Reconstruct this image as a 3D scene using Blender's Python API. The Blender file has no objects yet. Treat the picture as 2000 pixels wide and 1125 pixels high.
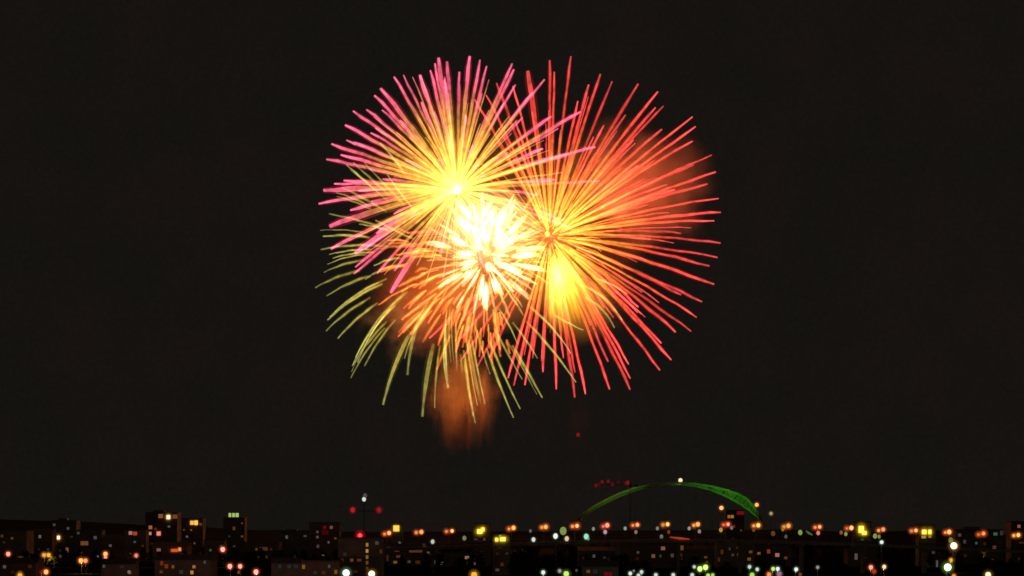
import bpy, math, random
from mathutils import Vector, noise

random.seed(7)
S = bpy.context.scene
COL = S.collection
K = 0.00025          # metres per photo pixel per metre of distance (72 mm lens)
CAMZ, HZ = 28.0, 1030.0


def at(px, py, d):
    """the point that stands d metres away where the photograph shows (px, py)"""
    return Vector(((px - 1000) * K * d, d, CAMZ + (HZ - py) * K * d))


def lin(r, g, b, k=1.0):
    f = lambda c: c / 12.92 if c <= .04045 else ((c + .055) / 1.055) ** 2.4
    return (f(r / 255) * k, f(g / 255) * k, f(b / 255) * k)


# ------------------------------------------------------------------ camera, sky, exposure
cam = bpy.data.cameras.new('camera')
cam.lens, cam.sensor_width = 72.0, 36.0
cam.shift_y = (HZ - 562.5) / 2000
cam.clip_start, cam.clip_end = 1.0, 40000.0
camo = bpy.data.objects.new('camera', cam)
camo.location = (0, 0, CAMZ)
camo.rotation_euler = (math.radians(90), 0, 0)
COL.objects.link(camo)
S.camera = camo

W = bpy.data.worlds.new('World')
S.world = W
W.use_nodes = True
nt = W.node_tree
bg = nt.nodes['Background']
tc = nt.nodes.new('ShaderNodeTexCoord')
# dull night overcast, dimly lit by the city: two scales of soft mottling
n1 = nt.nodes.new('ShaderNodeTexNoise'); n1.inputs['Scale'].default_value = 26; n1.inputs['Detail'].default_value = 3
n2 = nt.nodes.new('ShaderNodeTexNoise'); n2.inputs['Scale'].default_value = 520; n2.inputs['Detail'].default_value = 2
r1 = nt.nodes.new('ShaderNodeValToRGB')
r1.color_ramp.elements[0].position, r1.color_ramp.elements[1].position = .36, .64
r1.color_ramp.elements[0].color = (*lin(20, 19, 15), 1)
r1.color_ramp.elements[1].color = (*lin(24, 19, 16), 1)
mr = nt.nodes.new('ShaderNodeMapRange')
mr.inputs['From Min'].default_value, mr.inputs['From Max'].default_value = .25, .75
mr.inputs['To Min'].default_value, mr.inputs['To Max'].default_value = .87, 1.13
nt.links.new(tc.outputs['Generated'], n1.inputs['Vector'])
nt.links.new(tc.outputs['Generated'], n2.inputs['Vector'])
nt.links.new(n1.outputs['Fac'], r1.inputs['Fac'])
nt.links.new(n2.outputs['Fac'], mr.inputs['Value'])
nt.links.new(r1.outputs['Color'], bg.inputs['Color'])
nt.links.new(mr.outputs['Result'], bg.inputs['Strength'])

S.view_settings.view_transform = 'Standard'
S.view_settings.look = 'None'
S.view_settings.exposure = 0
S.view_settings.gamma = 1
S.cycles.filter_width = 1.6
S.cycles.transparent_max_bounces = 200
S.cycles.max_bounces = 4
S.cycles.volume_bounces = 0
S.cycles.use_denoising = True


# ------------------------------------------------------------------ helpers
def tag(o, label=None, cat=None, group=None, kind=None):
    for k, v in (('label', label), ('category', cat), ('group', group), ('kind', kind)):
        if v:
            o[k] = v
    return o


def empty(name, loc):
    o = bpy.data.objects.new(name, None)
    o.location = loc
    o.empty_display_size = 1
    COL.objects.link(o)
    return o


class MB:
    """collects boxes, bars and tubes; build() links them as ONE mesh object (world coordinates, origin at the parent)"""
    def __init__(self):
        self.v, self.f, self.t, self.m = [], [], [], []

    def box(self, c, s, m=0):
        n = len(self.v)
        for dz in (-.5, .5):
            for dx, dy in ((-.5, -.5), (.5, -.5), (.5, .5), (-.5, .5)):
                self.v.append((c[0] + dx * s[0], c[1] + dy * s[1], c[2] + dz * s[2])); self.t.append(0)
        for q in ((0, 3, 2, 1), (4, 5, 6, 7), (0, 1, 5, 4), (1, 2, 6, 5), (2, 3, 7, 6), (3, 0, 4, 7)):
            self.f.append(tuple(n + i for i in q)); self.m.append(m)

    def tube(self, pts, rad, sides=6, ts=None, m=0, cap=True):
        n0 = len(self.v); N = len(pts)
        for i, p in enumerate(pts):
            d = (pts[min(i + 1, N - 1)] - pts[max(i - 1, 0)]).normalized()
            a = d.cross(Vector((0.31, 1, 0.17))).normalized(); b = d.cross(a)
            r = rad[i] if hasattr(rad, '__len__') else rad
            for k in range(sides):
                w = 2 * math.pi * k / sides
                self.v.append(tuple(p + (a * math.cos(w) + b * math.sin(w)) * r)); self.t.append(ts[i] if ts else 0)
        for i in range(N - 1):
            for k in range(sides):
                k2 = (k + 1) % sides
                self.f.append((n0 + i * sides + k, n0 + i * sides + k2, n0 + (i + 1) * sides + k2, n0 + (i + 1) * sides + k)); self.m.append(m)
        if cap:
            self.f.append(tuple(n0 + k for k in reversed(range(sides)))); self.m.append(m)
            self.f.append(tuple(n0 + (N - 1) * sides + k for k in range(sides))); self.m.append(m)

    def bar(self, a, b, r, sides=4):
        self.tube([Vector(a), Vector(b)], r, sides)

    def ball(self, c, r, seg=10, rings=6, sz=1.0):
        n0 = len(self.v)
        self.v.append((c[0], c[1], c[2] + r * sz)); self.t.append(0)
        for i in range(1, rings):
            th = math.pi * i / rings
            for k in range(seg):
                w = 2 * math.pi * k / seg
                self.v.append((c[0] + r * math.sin(th) * math.cos(w), c[1] + r * math.sin(th) * math.sin(w), c[2] + r * sz * math.cos(th))); self.t.append(0)
        self.v.append((c[0], c[1], c[2] - r * sz)); self.t.append(0)
        last = len(self.v) - 1
        for k in range(seg):
            k2 = (k + 1) % seg
            self.f.append((n0, n0 + 1 + k, n0 + 1 + k2)); self.m.append(0)
            for i in range(rings - 2):
                a = n0 + 1 + i * seg
                self.f.append((a + k, a + seg + k, a + seg + k2, a + k2)); self.m.append(0)
            a = n0 + 1 + (rings - 2) * seg
            self.f.append((a + k, last, a + k2)); self.m.append(0)

    def build(self, name, mats, parent=None, smooth=False):
        if not isinstance(mats, (list, tuple)):
            mats = [mats]
        o0 = parent_origin(parent) if parent else Vector((0, 0, 0))
        me = bpy.data.meshes.new(name)
        me.from_pydata([(x - o0.x, y - o0.y, z - o0.z) for x, y, z in self.v], [], self.f)
        for m in mats:
            me.materials.append(m)
        me.polygons.foreach_set('material_index', self.m)
        if smooth:
            me.polygons.foreach_set('use_smooth', [True] * len(self.f))
        if any(self.t):
            at_ = me.attributes.new('t', 'FLOAT', 'POINT')
            at_.data.foreach_set('value', self.t)
        me.update()
        o = bpy.data.objects.new(name, me)
        COL.objects.link(o)
        if parent:
            o.parent = parent
        return o


def parent_origin(p):
    v = Vector(p.location)
    while p.parent:
        p = p.parent
        v += Vector(p.location)
    return v


# ------------------------------------------------------------------ materials
def new_mat(name):
    m = bpy.data.materials.new(name)
    m.use_nodes = True
    m.node_tree.nodes.clear()
    return m, m.node_tree, m.node_tree.nodes.new('ShaderNodeOutputMaterial')


def surface(name, base, rough=.85, metal=0.0, scale=.4, amt=.3, spec=.5):
    m, t, out = new_mat(name)
    b = t.nodes.new('ShaderNodeBsdfPrincipled')
    b.inputs['Roughness'].default_value = rough
    b.inputs['Metallic'].default_value = metal
    b.inputs['Specular IOR Level'].default_value = spec
    c = t.nodes.new('ShaderNodeTexCoord')
    n = t.nodes.new('ShaderNodeTexNoise'); n.inputs['Scale'].default_value = scale; n.inputs['Detail'].default_value = 5
    r = t.nodes.new('ShaderNodeValToRGB')
    r.color_ramp.elements[0].position, r.color_ramp.elements[1].position = .3, .7
    r.color_ramp.elements[0].color = (*[x * (1 - amt) for x in base], 1)
    r.color_ramp.elements[1].color = (*[min(1, x * (1 + amt)) for x in base], 1)
    t.links.new(c.outputs['Object'], n.inputs['Vector'])
    t.links.new(n.outputs['Fac'], r.inputs['Fac'])
    t.links.new(r.outputs['Color'], b.inputs['Base Color'])
    t.links.new(b.outputs[0], out.inputs['Surface'])
    return m


def emit(name, col, k, sampling='NONE', vary=0.0):
    m, t, out = new_mat(name)
    e = t.nodes.new('ShaderNodeEmission')
    e.inputs['Color'].default_value = (*col, 1)
    e.inputs['Strength'].default_value = k
    if vary:
        oi = t.nodes.new('ShaderNodeObjectInfo')
        mr = t.nodes.new('ShaderNodeMapRange')
        mr.inputs['To Min'].default_value, mr.inputs['To Max'].default_value = k * (1 - vary), k * (1 + vary)
        t.links.new(oi.outputs['Random'], mr.inputs['Value'])
        t.links.new(mr.outputs['Result'], e.inputs['Strength'])
    t.links.new(e.outputs[0], out.inputs['Surface'])
    m.cycles.emission_sampling = sampling
    return m


def glow_mat(name, col, k, power=2.0):
    """painted glow around a lamp, window or burst: an emissive volume, brightest in its middle and fading to nothing at its skin (unit sphere)"""
    m, t, out = new_mat(name)
    e = t.nodes.new('ShaderNodeEmission')
    e.inputs['Color'].default_value = (*col, 1)
    c = t.nodes.new('ShaderNodeTexCoord')
    ln = t.nodes.new('ShaderNodeVectorMath'); ln.operation = 'LENGTH'
    f = t.nodes.new('ShaderNodeMapRange'); f.inputs['From Min'].default_value, f.inputs['From Max'].default_value = 1.0, 0.0
    p = t.nodes.new('ShaderNodeMath'); p.operation = 'POWER'; p.inputs[1].default_value = power
    m2 = t.nodes.new('ShaderNodeMath'); m2.operation = 'MULTIPLY'; m2.inputs[1].default_value = k
    t.links.new(c.outputs['Object'], ln.inputs[0]); t.links.new(ln.outputs['Value'], f.inputs['Value'])
    t.links.new(f.outputs['Result'], p.inputs[0]); t.links.new(p.outputs[0], m2.inputs[0])
    t.links.new(m2.outputs[0], e.inputs['Strength'])
    t.links.new(e.outputs[0], out.inputs['Volume'])
    m.cycles.emission_sampling = 'NONE'
    return m


def trail_mat(name, stops, k, lo=.65, hi=1.25):
    """burning star trail: flame adds its light to what is behind it; colour runs along the trail (t = 0 at the burst, 1 at the tip)"""
    m, t, out = new_mat(name)
    a = t.nodes.new('ShaderNodeAttribute'); a.attribute_name = 't'
    r = t.nodes.new('ShaderNodeValToRGB')
    els = r.color_ramp.elements
    while len(els) < len(stops):
        els.new(.5)
    for e, (p, c) in zip(els, stops):
        e.position = p; e.color = (*c, 1)
    oi = t.nodes.new('ShaderNodeObjectInfo')
    mr = t.nodes.new('ShaderNodeMapRange')
    mr.inputs['To Min'].default_value, mr.inputs['To Max'].default_value = k * lo, k * hi
    oc = t.nodes.new('ShaderNodeTexCoord')
    nz = t.nodes.new('ShaderNodeTexNoise'); nz.inputs['Scale'].default_value = .11; nz.inputs['Detail'].default_value = 2
    fl = t.nodes.new('ShaderNodeMapRange'); fl.inputs['From Min'].default_value, fl.inputs['From Max'].default_value = .3, .7
    fl.inputs['To Min'].default_value, fl.inputs['To Max'].default_value = .55, 1.35
    mm = t.nodes.new('ShaderNodeMath'); mm.operation = 'MULTIPLY'
    t.links.new(oc.outputs['Object'], nz.inputs['Vector']); t.links.new(nz.outputs['Fac'], fl.inputs['Value'])
    t.links.new(mr.outputs['Result'], mm.inputs[0]); t.links.new(fl.outputs['Result'], mm.inputs[1])
    e = t.nodes.new('ShaderNodeEmission')
    tr = t.nodes.new('ShaderNodeBsdfTransparent')
    ad = t.nodes.new('ShaderNodeAddShader')
    t.links.new(a.outputs['Fac'], r.inputs['Fac'])
    t.links.new(oi.outputs['Random'], mr.inputs['Value'])
    t.links.new(r.outputs['Color'], e.inputs['Color'])
    t.links.new(mm.outputs[0], e.inputs['Strength'])
    t.links.new(e.outputs[0], ad.inputs[0]); t.links.new(tr.outputs[0], ad.inputs[1])
    t.links.new(ad.outputs[0], out.inputs['Surface'])
    m.cycles.emission_sampling = 'NONE'
    return m


M = {
    'ground': surface('ground', (.020, .022, .014), scale=.02, spec=0),
    'hill': surface('hill', (.10, .10, .08), scale=.002, spec=0),
    'concrete': surface('concrete', (.34, .32, .29)),
    'steel': surface('dark steel', (.10, .10, .10), .5, .6),
    'green_steel': surface('pale painted steel', (.55, .57, .52), .5, 0, .15, .15),
    'roof': surface('roof felt', (.16, .15, .14)),
}
WALLS = [surface('wall %s' % n, c, scale=.12) for n, c in
         (('render', (.36, .33, .29)), ('brick', (.34, .26, .21)), ('stone', (.30, .29, .27)), ('panel', (.33, .33, .34)), ('plaster', (.42, .38, .32)))]

# lamp and window colours as the night shows them
LC = {
    'cream': lin(255, 232, 190), 'orange': lin(255, 176, 104), 'amber': lin(255, 190, 80), 'pink': lin(255, 168, 150),
    'red': lin(255, 40, 60), 'white': lin(245, 255, 240), 'green': lin(206, 240, 130), 'mint': lin(170, 245, 205),
    'yellow': lin(255, 212, 88), 'rust': lin(225, 90, 45), 'grey': lin(200, 200, 190), 'mauve': lin(200, 165, 180), 'brown': lin(205, 130, 75),
}
HALO = {'cream': (1, .42, .05), 'orange': (1, .17, .01), 'amber': (1, .35, .01), 'pink': (1, .10, .02), 'red': (1, .0, .02), 'white': (.5, .8, .5),
        'green': (.4, .9, .05), 'mint': (.2, .8, .45), 'yellow': (1, .6, .01), 'rust': (1, .12, .01), 'grey': (.5, .5, .45), 'mauve': (.7, .3, .5), 'brown': (1, .3, .05)}
_lm = {}


def light_mat(c, k):
    key = (c, round(k, 2))
    if key not in _lm:
        _lm[key] = emit('lit %s' % c, LC[c], k, 'FRONT' if k > .8 else 'NONE')
    return _lm[key]


def halo(name, parent, c, r, col, lum, power=2.0):
    """painted glow, an emissive ball of radius r (or radii) whose middle shows lum"""
    rr = r if hasattr(r, '__len__') else (r, r, r)
    b = MB(); b.ball((0, 0, 0), 1, 16, 10)
    key = (col, round(lum / rr[1], 3), power)
    if key not in _lm:
        _lm[key] = glow_mat('glow_halo', HALO[col] if isinstance(col, str) else col, lum / rr[1] * (power + 1) / 2, power)
    o = b.build(name, _lm[key], None, True)
    o.parent = parent
    o.location = Vector(c) - parent_origin(parent)
    o.scale = rr
    return o


# ------------------------------------------------------------------ ground and far hills
b = MB()
nx = 24
for j in range(nx + 1):
    for i in range(nx + 1):
        b.v.append((-2600 + 5200 * i / nx, -300 + 4500 * j / nx, 0)); b.t.append(0)
for j in range(nx):
    for i in range(nx):
        a = j * (nx + 1) + i
        b.f.append((a, a + 1, a + nx + 2, a + nx + 1)); b.m.append(0)
tag(b.build('ground', M['ground']), 'dark ground of the town reaching to the horizon', 'ground', kind='structure')
b = MB()
for row, (d, top) in enumerate(((3050, None), (3350, 1), (3600, .55), (4000, None))):
    for i in range(81):
        x = -2000 + 4000 * i / 80
        h = 0 if top is None else .62 * top * (36 + 14 * noise.noise(Vector((x * .0018, 3.1, 0))) + 7 * noise.noise(Vector((x * .008, 8, row))) + (26 if x < -300 else 0) * min(1, (-300 - x) / 600 if x < -300 else 0))
        b.v.append((x * d / 3350, d, h if top else -2)); b.t.append(0)
for row in range(3):
    for i in range(80):
        a = row * 81 + i
        b.f.append((a, a + 1, a + 82, a + 81)); b.m.append(0)
tag(b.build('hills', M['hill'], smooth=True), 'low dark hills behind the town', 'hills', kind='structure')

# tree cover added to hide brown-lit ground: leaf clumps, reads as one dark mass
M['leaf'] = surface('leaf', (.035, .045, .025), .9, scale=.3, amt=.5, spec=0)
b = MB()
rt = random.Random(3)
for k in range(520):
    d = rt.uniform(1180, 2700)
    x = rt.uniform(-.26, .26) * d
    if abs(d - 1250) < 14:
        continue
    hgt, wid = rt.uniform(6, 11.5), rt.uniform(3.5, 6.5)
    b.tube([Vector((x, d, 0)), Vector((x + .3, d, hgt * .35)), Vector((x + rt.uniform(-.6, .6), d, hgt * .8))], [.3, .24, .08], 5)
    for c_ in range(95):
        th, u = rt.uniform(0, 6.283), rt.random() ** .5
        zz = rt.uniform(.25, 1.0)
        rr = wid * u * math.sin(math.pi * (zz * .86 + .08)) * (.8 + .25 * math.sin(3 * th + k))
        p = Vector((x + rr * math.cos(th), d + rr * math.sin(th), hgt * zz))
        n0 = len(b.v); sz = rt.uniform(.5, 1.15)
        a_, e_ = Vector((rt.uniform(-1, 1), rt.uniform(-1, 1), rt.uniform(-1, 1))).normalized() * sz, Vector((rt.uniform(-1, 1), rt.uniform(-1, 1), rt.uniform(-1, 1))).normalized() * sz
        for q_ in (p - a_, p + e_, p + a_, p - e_):
            b.v.append(tuple(q_)); b.t.append(0)
        b.f.append((n0, n0 + 1, n0 + 2, n0 + 3)); b.m.append(0)
tag(b.build('added_woods', M['leaf']), 'added dark tree cover between and behind the houses, reading as one mass', 'trees', kind='stuff')

# ------------------------------------------------------------------ buildings: photo columns x0..x1, top row, distance
BUILDINGS = []


def building(x0, x1, ytop, d, label, roof='flat', wall=0):
    c = at((x0 + x1) / 2, HZ, d)
    w, h = (x1 - x0) * K * d, at(0, ytop, d).z
    dep = max(12, w * .8)
    root = tag(empty('apartment_building', (c.x, d + dep / 2, 0)), label, 'building', 'dark buildings of the night town')
    wm = WALLS[wall % len(WALLS)]
    m = MB(); m.box((c.x, d + dep / 2, h / 2), (w, dep, h))
    nf = max(2, int(h / 3.2))
    for k in range(1, nf):                      # string courses and sills give the facade its storeys
        m.box((c.x, d + .02 - .12, k * h / nf), (w * .985, .28, .22))
    m.build('wall', wm, root)
    r = MB()
    if roof == 'gable':
        n = len(r.v); z = h + .02
        for p in ((c.x - w / 2 - .4, d - .4, z), (c.x + w / 2 + .4, d - .4, z), (c.x + w / 2 + .4, d + dep + .4, z), (c.x - w / 2 - .4, d + dep + .4, z), (c.x - w / 2 - .4, d + dep / 2, z + 3), (c.x + w / 2 + .4, d + dep / 2, z + 3)):
            r.v.append(p); r.t.append(0)
        for f in ((0, 1, 5, 4), (2, 3, 4, 5), (0, 4, 3), (1, 2, 5), (0, 3, 2, 1)):
            r.f.append(f); r.m.append(0)
        rf = r.build('roof', M['roof'], root)
        ch = MB(); ch.box((c.x + w * .25, d + dep * .5, h + 3), (1.2, 1.2, 3)); ch.build('chimney', WALLS[1], rf)
    else:
        for sx in (-1, 1):
            r.box((c.x + sx * (w / 2 - .2), d + dep / 2, h + .4), (.4, dep - .8, .8))
        for yy in (d + .2, d + dep - .2):
            r.box((c.x, yy, h + .4), (w, .4, .8))
        r.box((c.x, d + dep / 2, h + .06), (w - .8, dep - .8, .12))
        rf = r.build('roof', M['roof'], root)
        if roof == 'plant':
            ph = MB(); ph.box((c.x - w * .12, d + dep * .5, h + 1.5), (w * .35, dep * .4, 2.8)); ph.build('roof_house', wm, rf)
    BUILDINGS.append(dict(x0=x0, x1=x1, y0=ytop, d=d, root=root, h=h))
    return root


for args in (
    (-25, 52, 1038, 1640, 'dark block at far corner of town with one dim amber window', 'flat', 2),
    (50, 102, 1041, 1720, 'dark low block with two faint grey windows beside the corner block', 'gable', 1),
    (101, 149, 1018, 1900, 'dark tall block with one bright cream lamp high on its front', 'plant', 0),
    (147, 198, 1036, 1760, 'dark block with a wide dim brown window and faint mauve one', 'flat', 3),
    (197, 244, 1052, 1700, 'low dark gabled house above a lone orange red street lamp', 'gable', 1),
    (243, 285, 1036, 1680, 'dark block with two rust red windows side by side', 'flat', 4),
    (284, 346, 1002, 1900, 'tallest dark block, bright cream window on its top floor', 'plant', 0),
    (346, 396, 1013, 1960, 'dark block with a pair of bright amber windows near its roof', 'flat', 2),
    (298, 366, 1066, 1600, 'low dark house with a wide rust orange window under its eaves', 'gable', 1),
    (366, 412, 1092, 1520, 'very low dark shed with two small dim orange windows', 'gable', 3),
    (398, 438, 1056, 1660, 'unlit dark block beside the tower with green roof sign', 'flat', 4),
    (436, 478, 1012, 2000, 'dark tower carrying a lit yellow green sign on its roof', 'flat', 0),
    (476, 545, 1060, 1720, 'long dark block with one wide dim brown window', 'flat', 2),
    (543, 606, 1040, 1760, 'dark block with two faint grey windows high up', 'plant', 3),
    (604, 662, 1022, 1640, 'dark block with faint red top windows and a column of grey ones', 'flat', 1),
    (660, 746, 1052, 1150, 'dark building with a vertical line of amber stair windows and red roof lamp', 'flat', 0),
    (744, 792, 1064, 1500, 'dark block behind the bridge with brownish windows, next to the stair windows', 'flat', 3),
    (764, 786, 1023, 1560, 'slim dark building with one square pale yellow window above bridge lamps', 'flat', 4),
    (791, 842, 1058, 1480, 'dark low block with a long dim brown window under the bridge', 'gable', 2),
    (840, 896, 1088, 1440, 'low dark house with two small grey windows below the bridge', 'gable', 1),
    (896, 952, 1080, 1440, 'low dark house with a cluster of pinkish windows below the bridge', 'flat', 0),
    (924, 958, 1024, 1500, 'dark building with one large round glowing yellow window over the bridge', 'flat', 4),
    (962, 996, 1045, 1195, 'small dark building before the bridge with wide double yellow windows', 'flat', 2),
    (1130, 1212, 1076, 1460, 'dark low block with one faint grey window and a dim orange one', 'gable', 3),
    (1210, 1338, 1064, 1420, 'broad dark block under the bridge with scattered pinkish windows', 'flat', 1),
    (1336, 1402, 1074, 1480, 'dark low house under the bridge with almost no light', 'gable', 0),
    (1401, 1474, 1060, 1430, 'dark block under the bridge with a grid of faint brown windows', 'flat', 4),
    (1418, 1454, 998, 1620, 'dark block with twin amber windows and a dim red one below the green arch', 'flat', 2),
    (1474, 1545, 1066, 1450, 'dark block under the bridge with two small rust windows', 'flat', 0),
    (1656, 1716, 1078, 1450, 'dark low house under the bridge with a dim slanting mauve window', 'gable', 1),
    (1668, 1702, 1020, 1500, 'dark building with one large glowing pale yellow window over the bridge', 'flat', 2),
    (1794, 1828, 1026, 1500, 'dark building with twin tall yellow windows above the bridge deck', 'flat', 4),
    (1816, 1846, 1090, 1420, 'slim dark house with two faint tall grey windows beside the floodlight', 'gable', 3),
    (1868, 1960, 1036, 1560, 'dark broad block with scattered faint windows behind the last bridge lamps', 'plant', 0),
    (-12, 70, 1100, 1130, 'low dark house in the bottom corner behind the lowest amber lamp', 'gable', 1),
    (198, 262, 1102, 1120, 'low dark house at the bottom under the orange red street lamp', 'gable', 4),
    (302, 412, 1094, 1140, 'low dark house at the bottom with small rust and amber windows', 'gable', 0),
    (530, 588, 1100, 1130, 'small dark house at the bottom beside the lowest orange pink lamp', 'gable', 2),
    (588, 664, 1097, 1120, 'low dark house at the bottom with amber windows, next to the large floodlights', 'flat', 1),
    (1138, 1208, 1107, 1000, 'low dark house at the bottom edge with dim red windows', 'gable', 3),
    (1975, 2030, 1020, 1600, 'dark block at the frame edge with one faint pink top window', 'flat', 1),
):
    building(*args)

# lit windows: px, py, width, height (photo pixels), colour, strength
WIN = [
    (4, 1047, 5, 5, 'brown', .12), (9, 1107, 6, 6, 'grey', .12), (58, 1059, 5, 6, 'amber', .09), (78, 1048, 5, 6, 'grey', .18),
    (106, 1025, 5, 5, 'grey', .08), (133, 1032, 5, 5, 'grey', .1), (114, 1050, 8, 9, 'cream', 1.5), (131, 1074, 6, 9, 'pink', .16), (118, 1088, 5, 10, 'brown', .14),
    (153, 1041, 5, 5, 'mint', .06), (165, 1061, 15, 8, 'brown', .22), (186, 1050, 6, 6, 'mauve', .14), (203, 1106, 5, 6, 'grey', .1),
    (255, 1041, 7, 7, 'pink', .4), (264, 1042, 8, 7, 'rust', .5), (294, 1030, 7, 7, 'brown', .5), (293, 1042, 6, 6, 'pink', .5), (310, 1042, 8, 8, 'pink', .65),
    (304, 1033, 5, 5, 'rust', .15), (314, 1008, 9, 8, 'brown', .35), (329, 1010, 9, 10, 'cream', 1.7), (342, 1009, 9, 8, 'brown', .25),
    (375, 1021, 7, 8, 'amber', .9), (383, 1021, 7, 9, 'amber', 1.1), (392, 1024, 6, 5, 'brown', .15), (310, 1074, 8, 6, 'pink', .2), (341, 1075, 14, 6, 'rust', .7), (351, 1073, 6, 7, 'orange', .6),
    (338, 1107, 5, 6, 'brown', .25), (316, 1100, 6, 8, 'rust', .2), (325, 1106, 7, 8, 'rust', .22), (379, 1107, 6, 6, 'orange', .3), (375, 1118, 6, 7, 'amber', .45), (400, 1098, 5, 6, 'grey', .08),
    (515, 1072, 16, 7, 'brown', .1), (560, 1049, 5, 6, 'grey', .12), (596, 1047, 6, 4, 'grey', .07), (593, 1107, 6, 8, 'amber', .16), (457, 1032, 5, 7, 'amber', .07),
    (620, 1039, 5, 5, 'mauve', .1), (620, 1049, 5, 5, 'mauve', .14), (621, 1067, 5, 6, 'mauve', .1), (634, 1030, 6, 6, 'red', .12), (647, 1030, 6, 6, 'pink', .14), (635, 1040, 12, 8, 'red', .05),
    (632, 1088, 6, 9, 'amber', .25), (643, 1106, 5, 6, 'grey', .09), (656, 1117, 6, 8, 'amber', .14),
    (717, 1064, 5, 7, 'amber', .32), (717, 1076, 5, 7, 'amber', .45), (717, 1088, 5, 7, 'amber', .2), (717, 1099, 5, 7, 'amber', .1), (717, 1110, 5, 7, 'brown', .1),
    (744, 1077, 5, 8, 'brown', .08), (774, 1032, 12, 12, 'yellow', .95), (775, 1075, 9, 5, 'brown', .12), (778, 1087, 8, 5, 'brown', .12), (772, 1098, 7, 5, 'amber', .15), (757, 1090, 4, 12, 'brown', .06),
    (812, 1076, 26, 6, 'brown', .13), (828, 1065, 6, 6, 'brown', .1), (803, 1018, 7, 7, 'cream', .3), (816, 1098, 9, 6, 'brown', .07),
    (848, 1098, 5, 7, 'grey', .12), (863, 1100, 5, 7, 'grey', .2), (912, 1089, 8, 6, 'pink', .28), (911, 1099, 5, 7, 'brown', .25), (925, 1101, 8, 7, 'pink', .3), (906, 1113, 10, 4, 'grey', .08),
    (937, 1038, 14, 12, 'yellow', 1.5), (943, 1034, 9, 10, 'yellow', 1.3), (970, 1054, 8, 9, 'yellow', 1.5), (982, 1053, 15, 11, 'yellow', 1.4), (977, 1047, 5, 4, 'green', .4),
    (1149, 1116, 7, 6, 'brown', .2), (1160, 1086, 5, 6, 'grey', .1), (1184, 1121, 8, 7, 'red', .12), (1192, 1122, 6, 7, 'red', .12),
    (1246, 1079, 5, 5, 'grey', .08), (1276, 1086, 7, 7, 'pink', .15), (1295, 1071, 8, 7, 'pink', .2), (1313, 1085, 6, 7, 'mauve', .1), (1332, 1070, 6, 9, 'brown', .2), (1330, 1088, 5, 14, 'brown', .07), (1290, 1086, 4, 5, 'mint', .05),
    (1410, 1078, 5, 9, 'brown', .09), (1442, 1083, 5, 6, 'brown', .12), (1431, 1084, 5, 5, 'grey', .06), (1463, 1092, 7, 6, 'amber', .12), (1466, 1078, 7, 5, 'amber', .1), (1404, 1093, 4, 8, 'brown', .08), (1425, 1072, 4, 5, 'grey', .05), (1440, 1070, 5, 4, 'brown', .06),
    (1446, 1002, 14, 7, 'red', .16), (1424, 1009, 6, 6, 'amber', .25), (1430, 1009, 6, 6, 'amber', .3), 
    (1501, 1077, 6, 8, 'rust', .3), (1518, 1084, 8, 7, 'pink', .35), (1672, 1087, 6, 12, 'mauve', .16), (1685, 1104, 4, 6, 'grey', .06),
    (1682, 1034, 14, 18, 'yellow', 1.5), (1688, 1041, 12, 10, 'yellow', 1.3), (1805, 1039, 12, 12, 'yellow', 1.4), (1816, 1039, 8, 12, 'yellow', 1.4), (1804, 1049, 9, 5, 'amber', .4), (1816, 1048, 6, 5, 'amber', .3),
    (1830, 1101, 4, 13, 'grey', .12), (1830, 1119, 6, 8, 'grey', .14), (1874, 1045, 6, 6, 'pink', .1), (1884, 1058, 5, 7, 'mauve', .09), (1944, 1043, 8, 6, 'mint', .1), (1942, 1069, 7, 6, 'pink', .1), (1956, 1041, 6, 9, 'mauve', .06), (1923, 1062, 6, 6, 'brown', .04),
    (1990, 1028, 6, 6, 'pink', .22), (1995, 1060, 10, 3, 'brown', .07),
]
for px, py, w, h, c, k in WIN:
    cand = [q for q in BUILDINGS if q['x0'] <= px <= q['x1'] and q['y0'] <= py]
    if not cand:
        print('WINDOW WITHOUT BUILDING', px, py)
        continue
    q = min(cand, key=lambda q: q['d'])
    p = at(px, py, q['d'])
    ww, hh = w * K * q['d'], h * K * q['d']
    f = MB()                                            # frame round the pane
    f.box((p.x - ww / 2 - .08, q['d'] - .17, p.z), (.16, .34, hh + .32)); f.box((p.x + ww / 2 + .08, q['d'] - .17, p.z), (.16, .34, hh + .32))
    f.box((p.x, q['d'] - .17, p.z + hh / 2 + .08), (ww, .34, .16)); f.box((p.x, q['d'] - .17, p.z - hh / 2 - .08), (ww, .34, .16))
    wo = f.build('lit_window', M['concrete'], q['root'])
    z_ = .74 if k > 1.2 else 1
    g = MB(); g.box((p.x, q['d'] - .2, p.z), (ww * z_, .12, hh * z_)); g.build('pane', light_mat(c, k), wo)
    if k >= .6:
        halo('glow_halo', wo, (p.x, q['d'] - .5, p.z), (ww * .95 + .4, 3, hh * .95 + .4), c, .9 if k > 1.2 else .4)  # painted glow in front of the brighter panes

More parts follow.
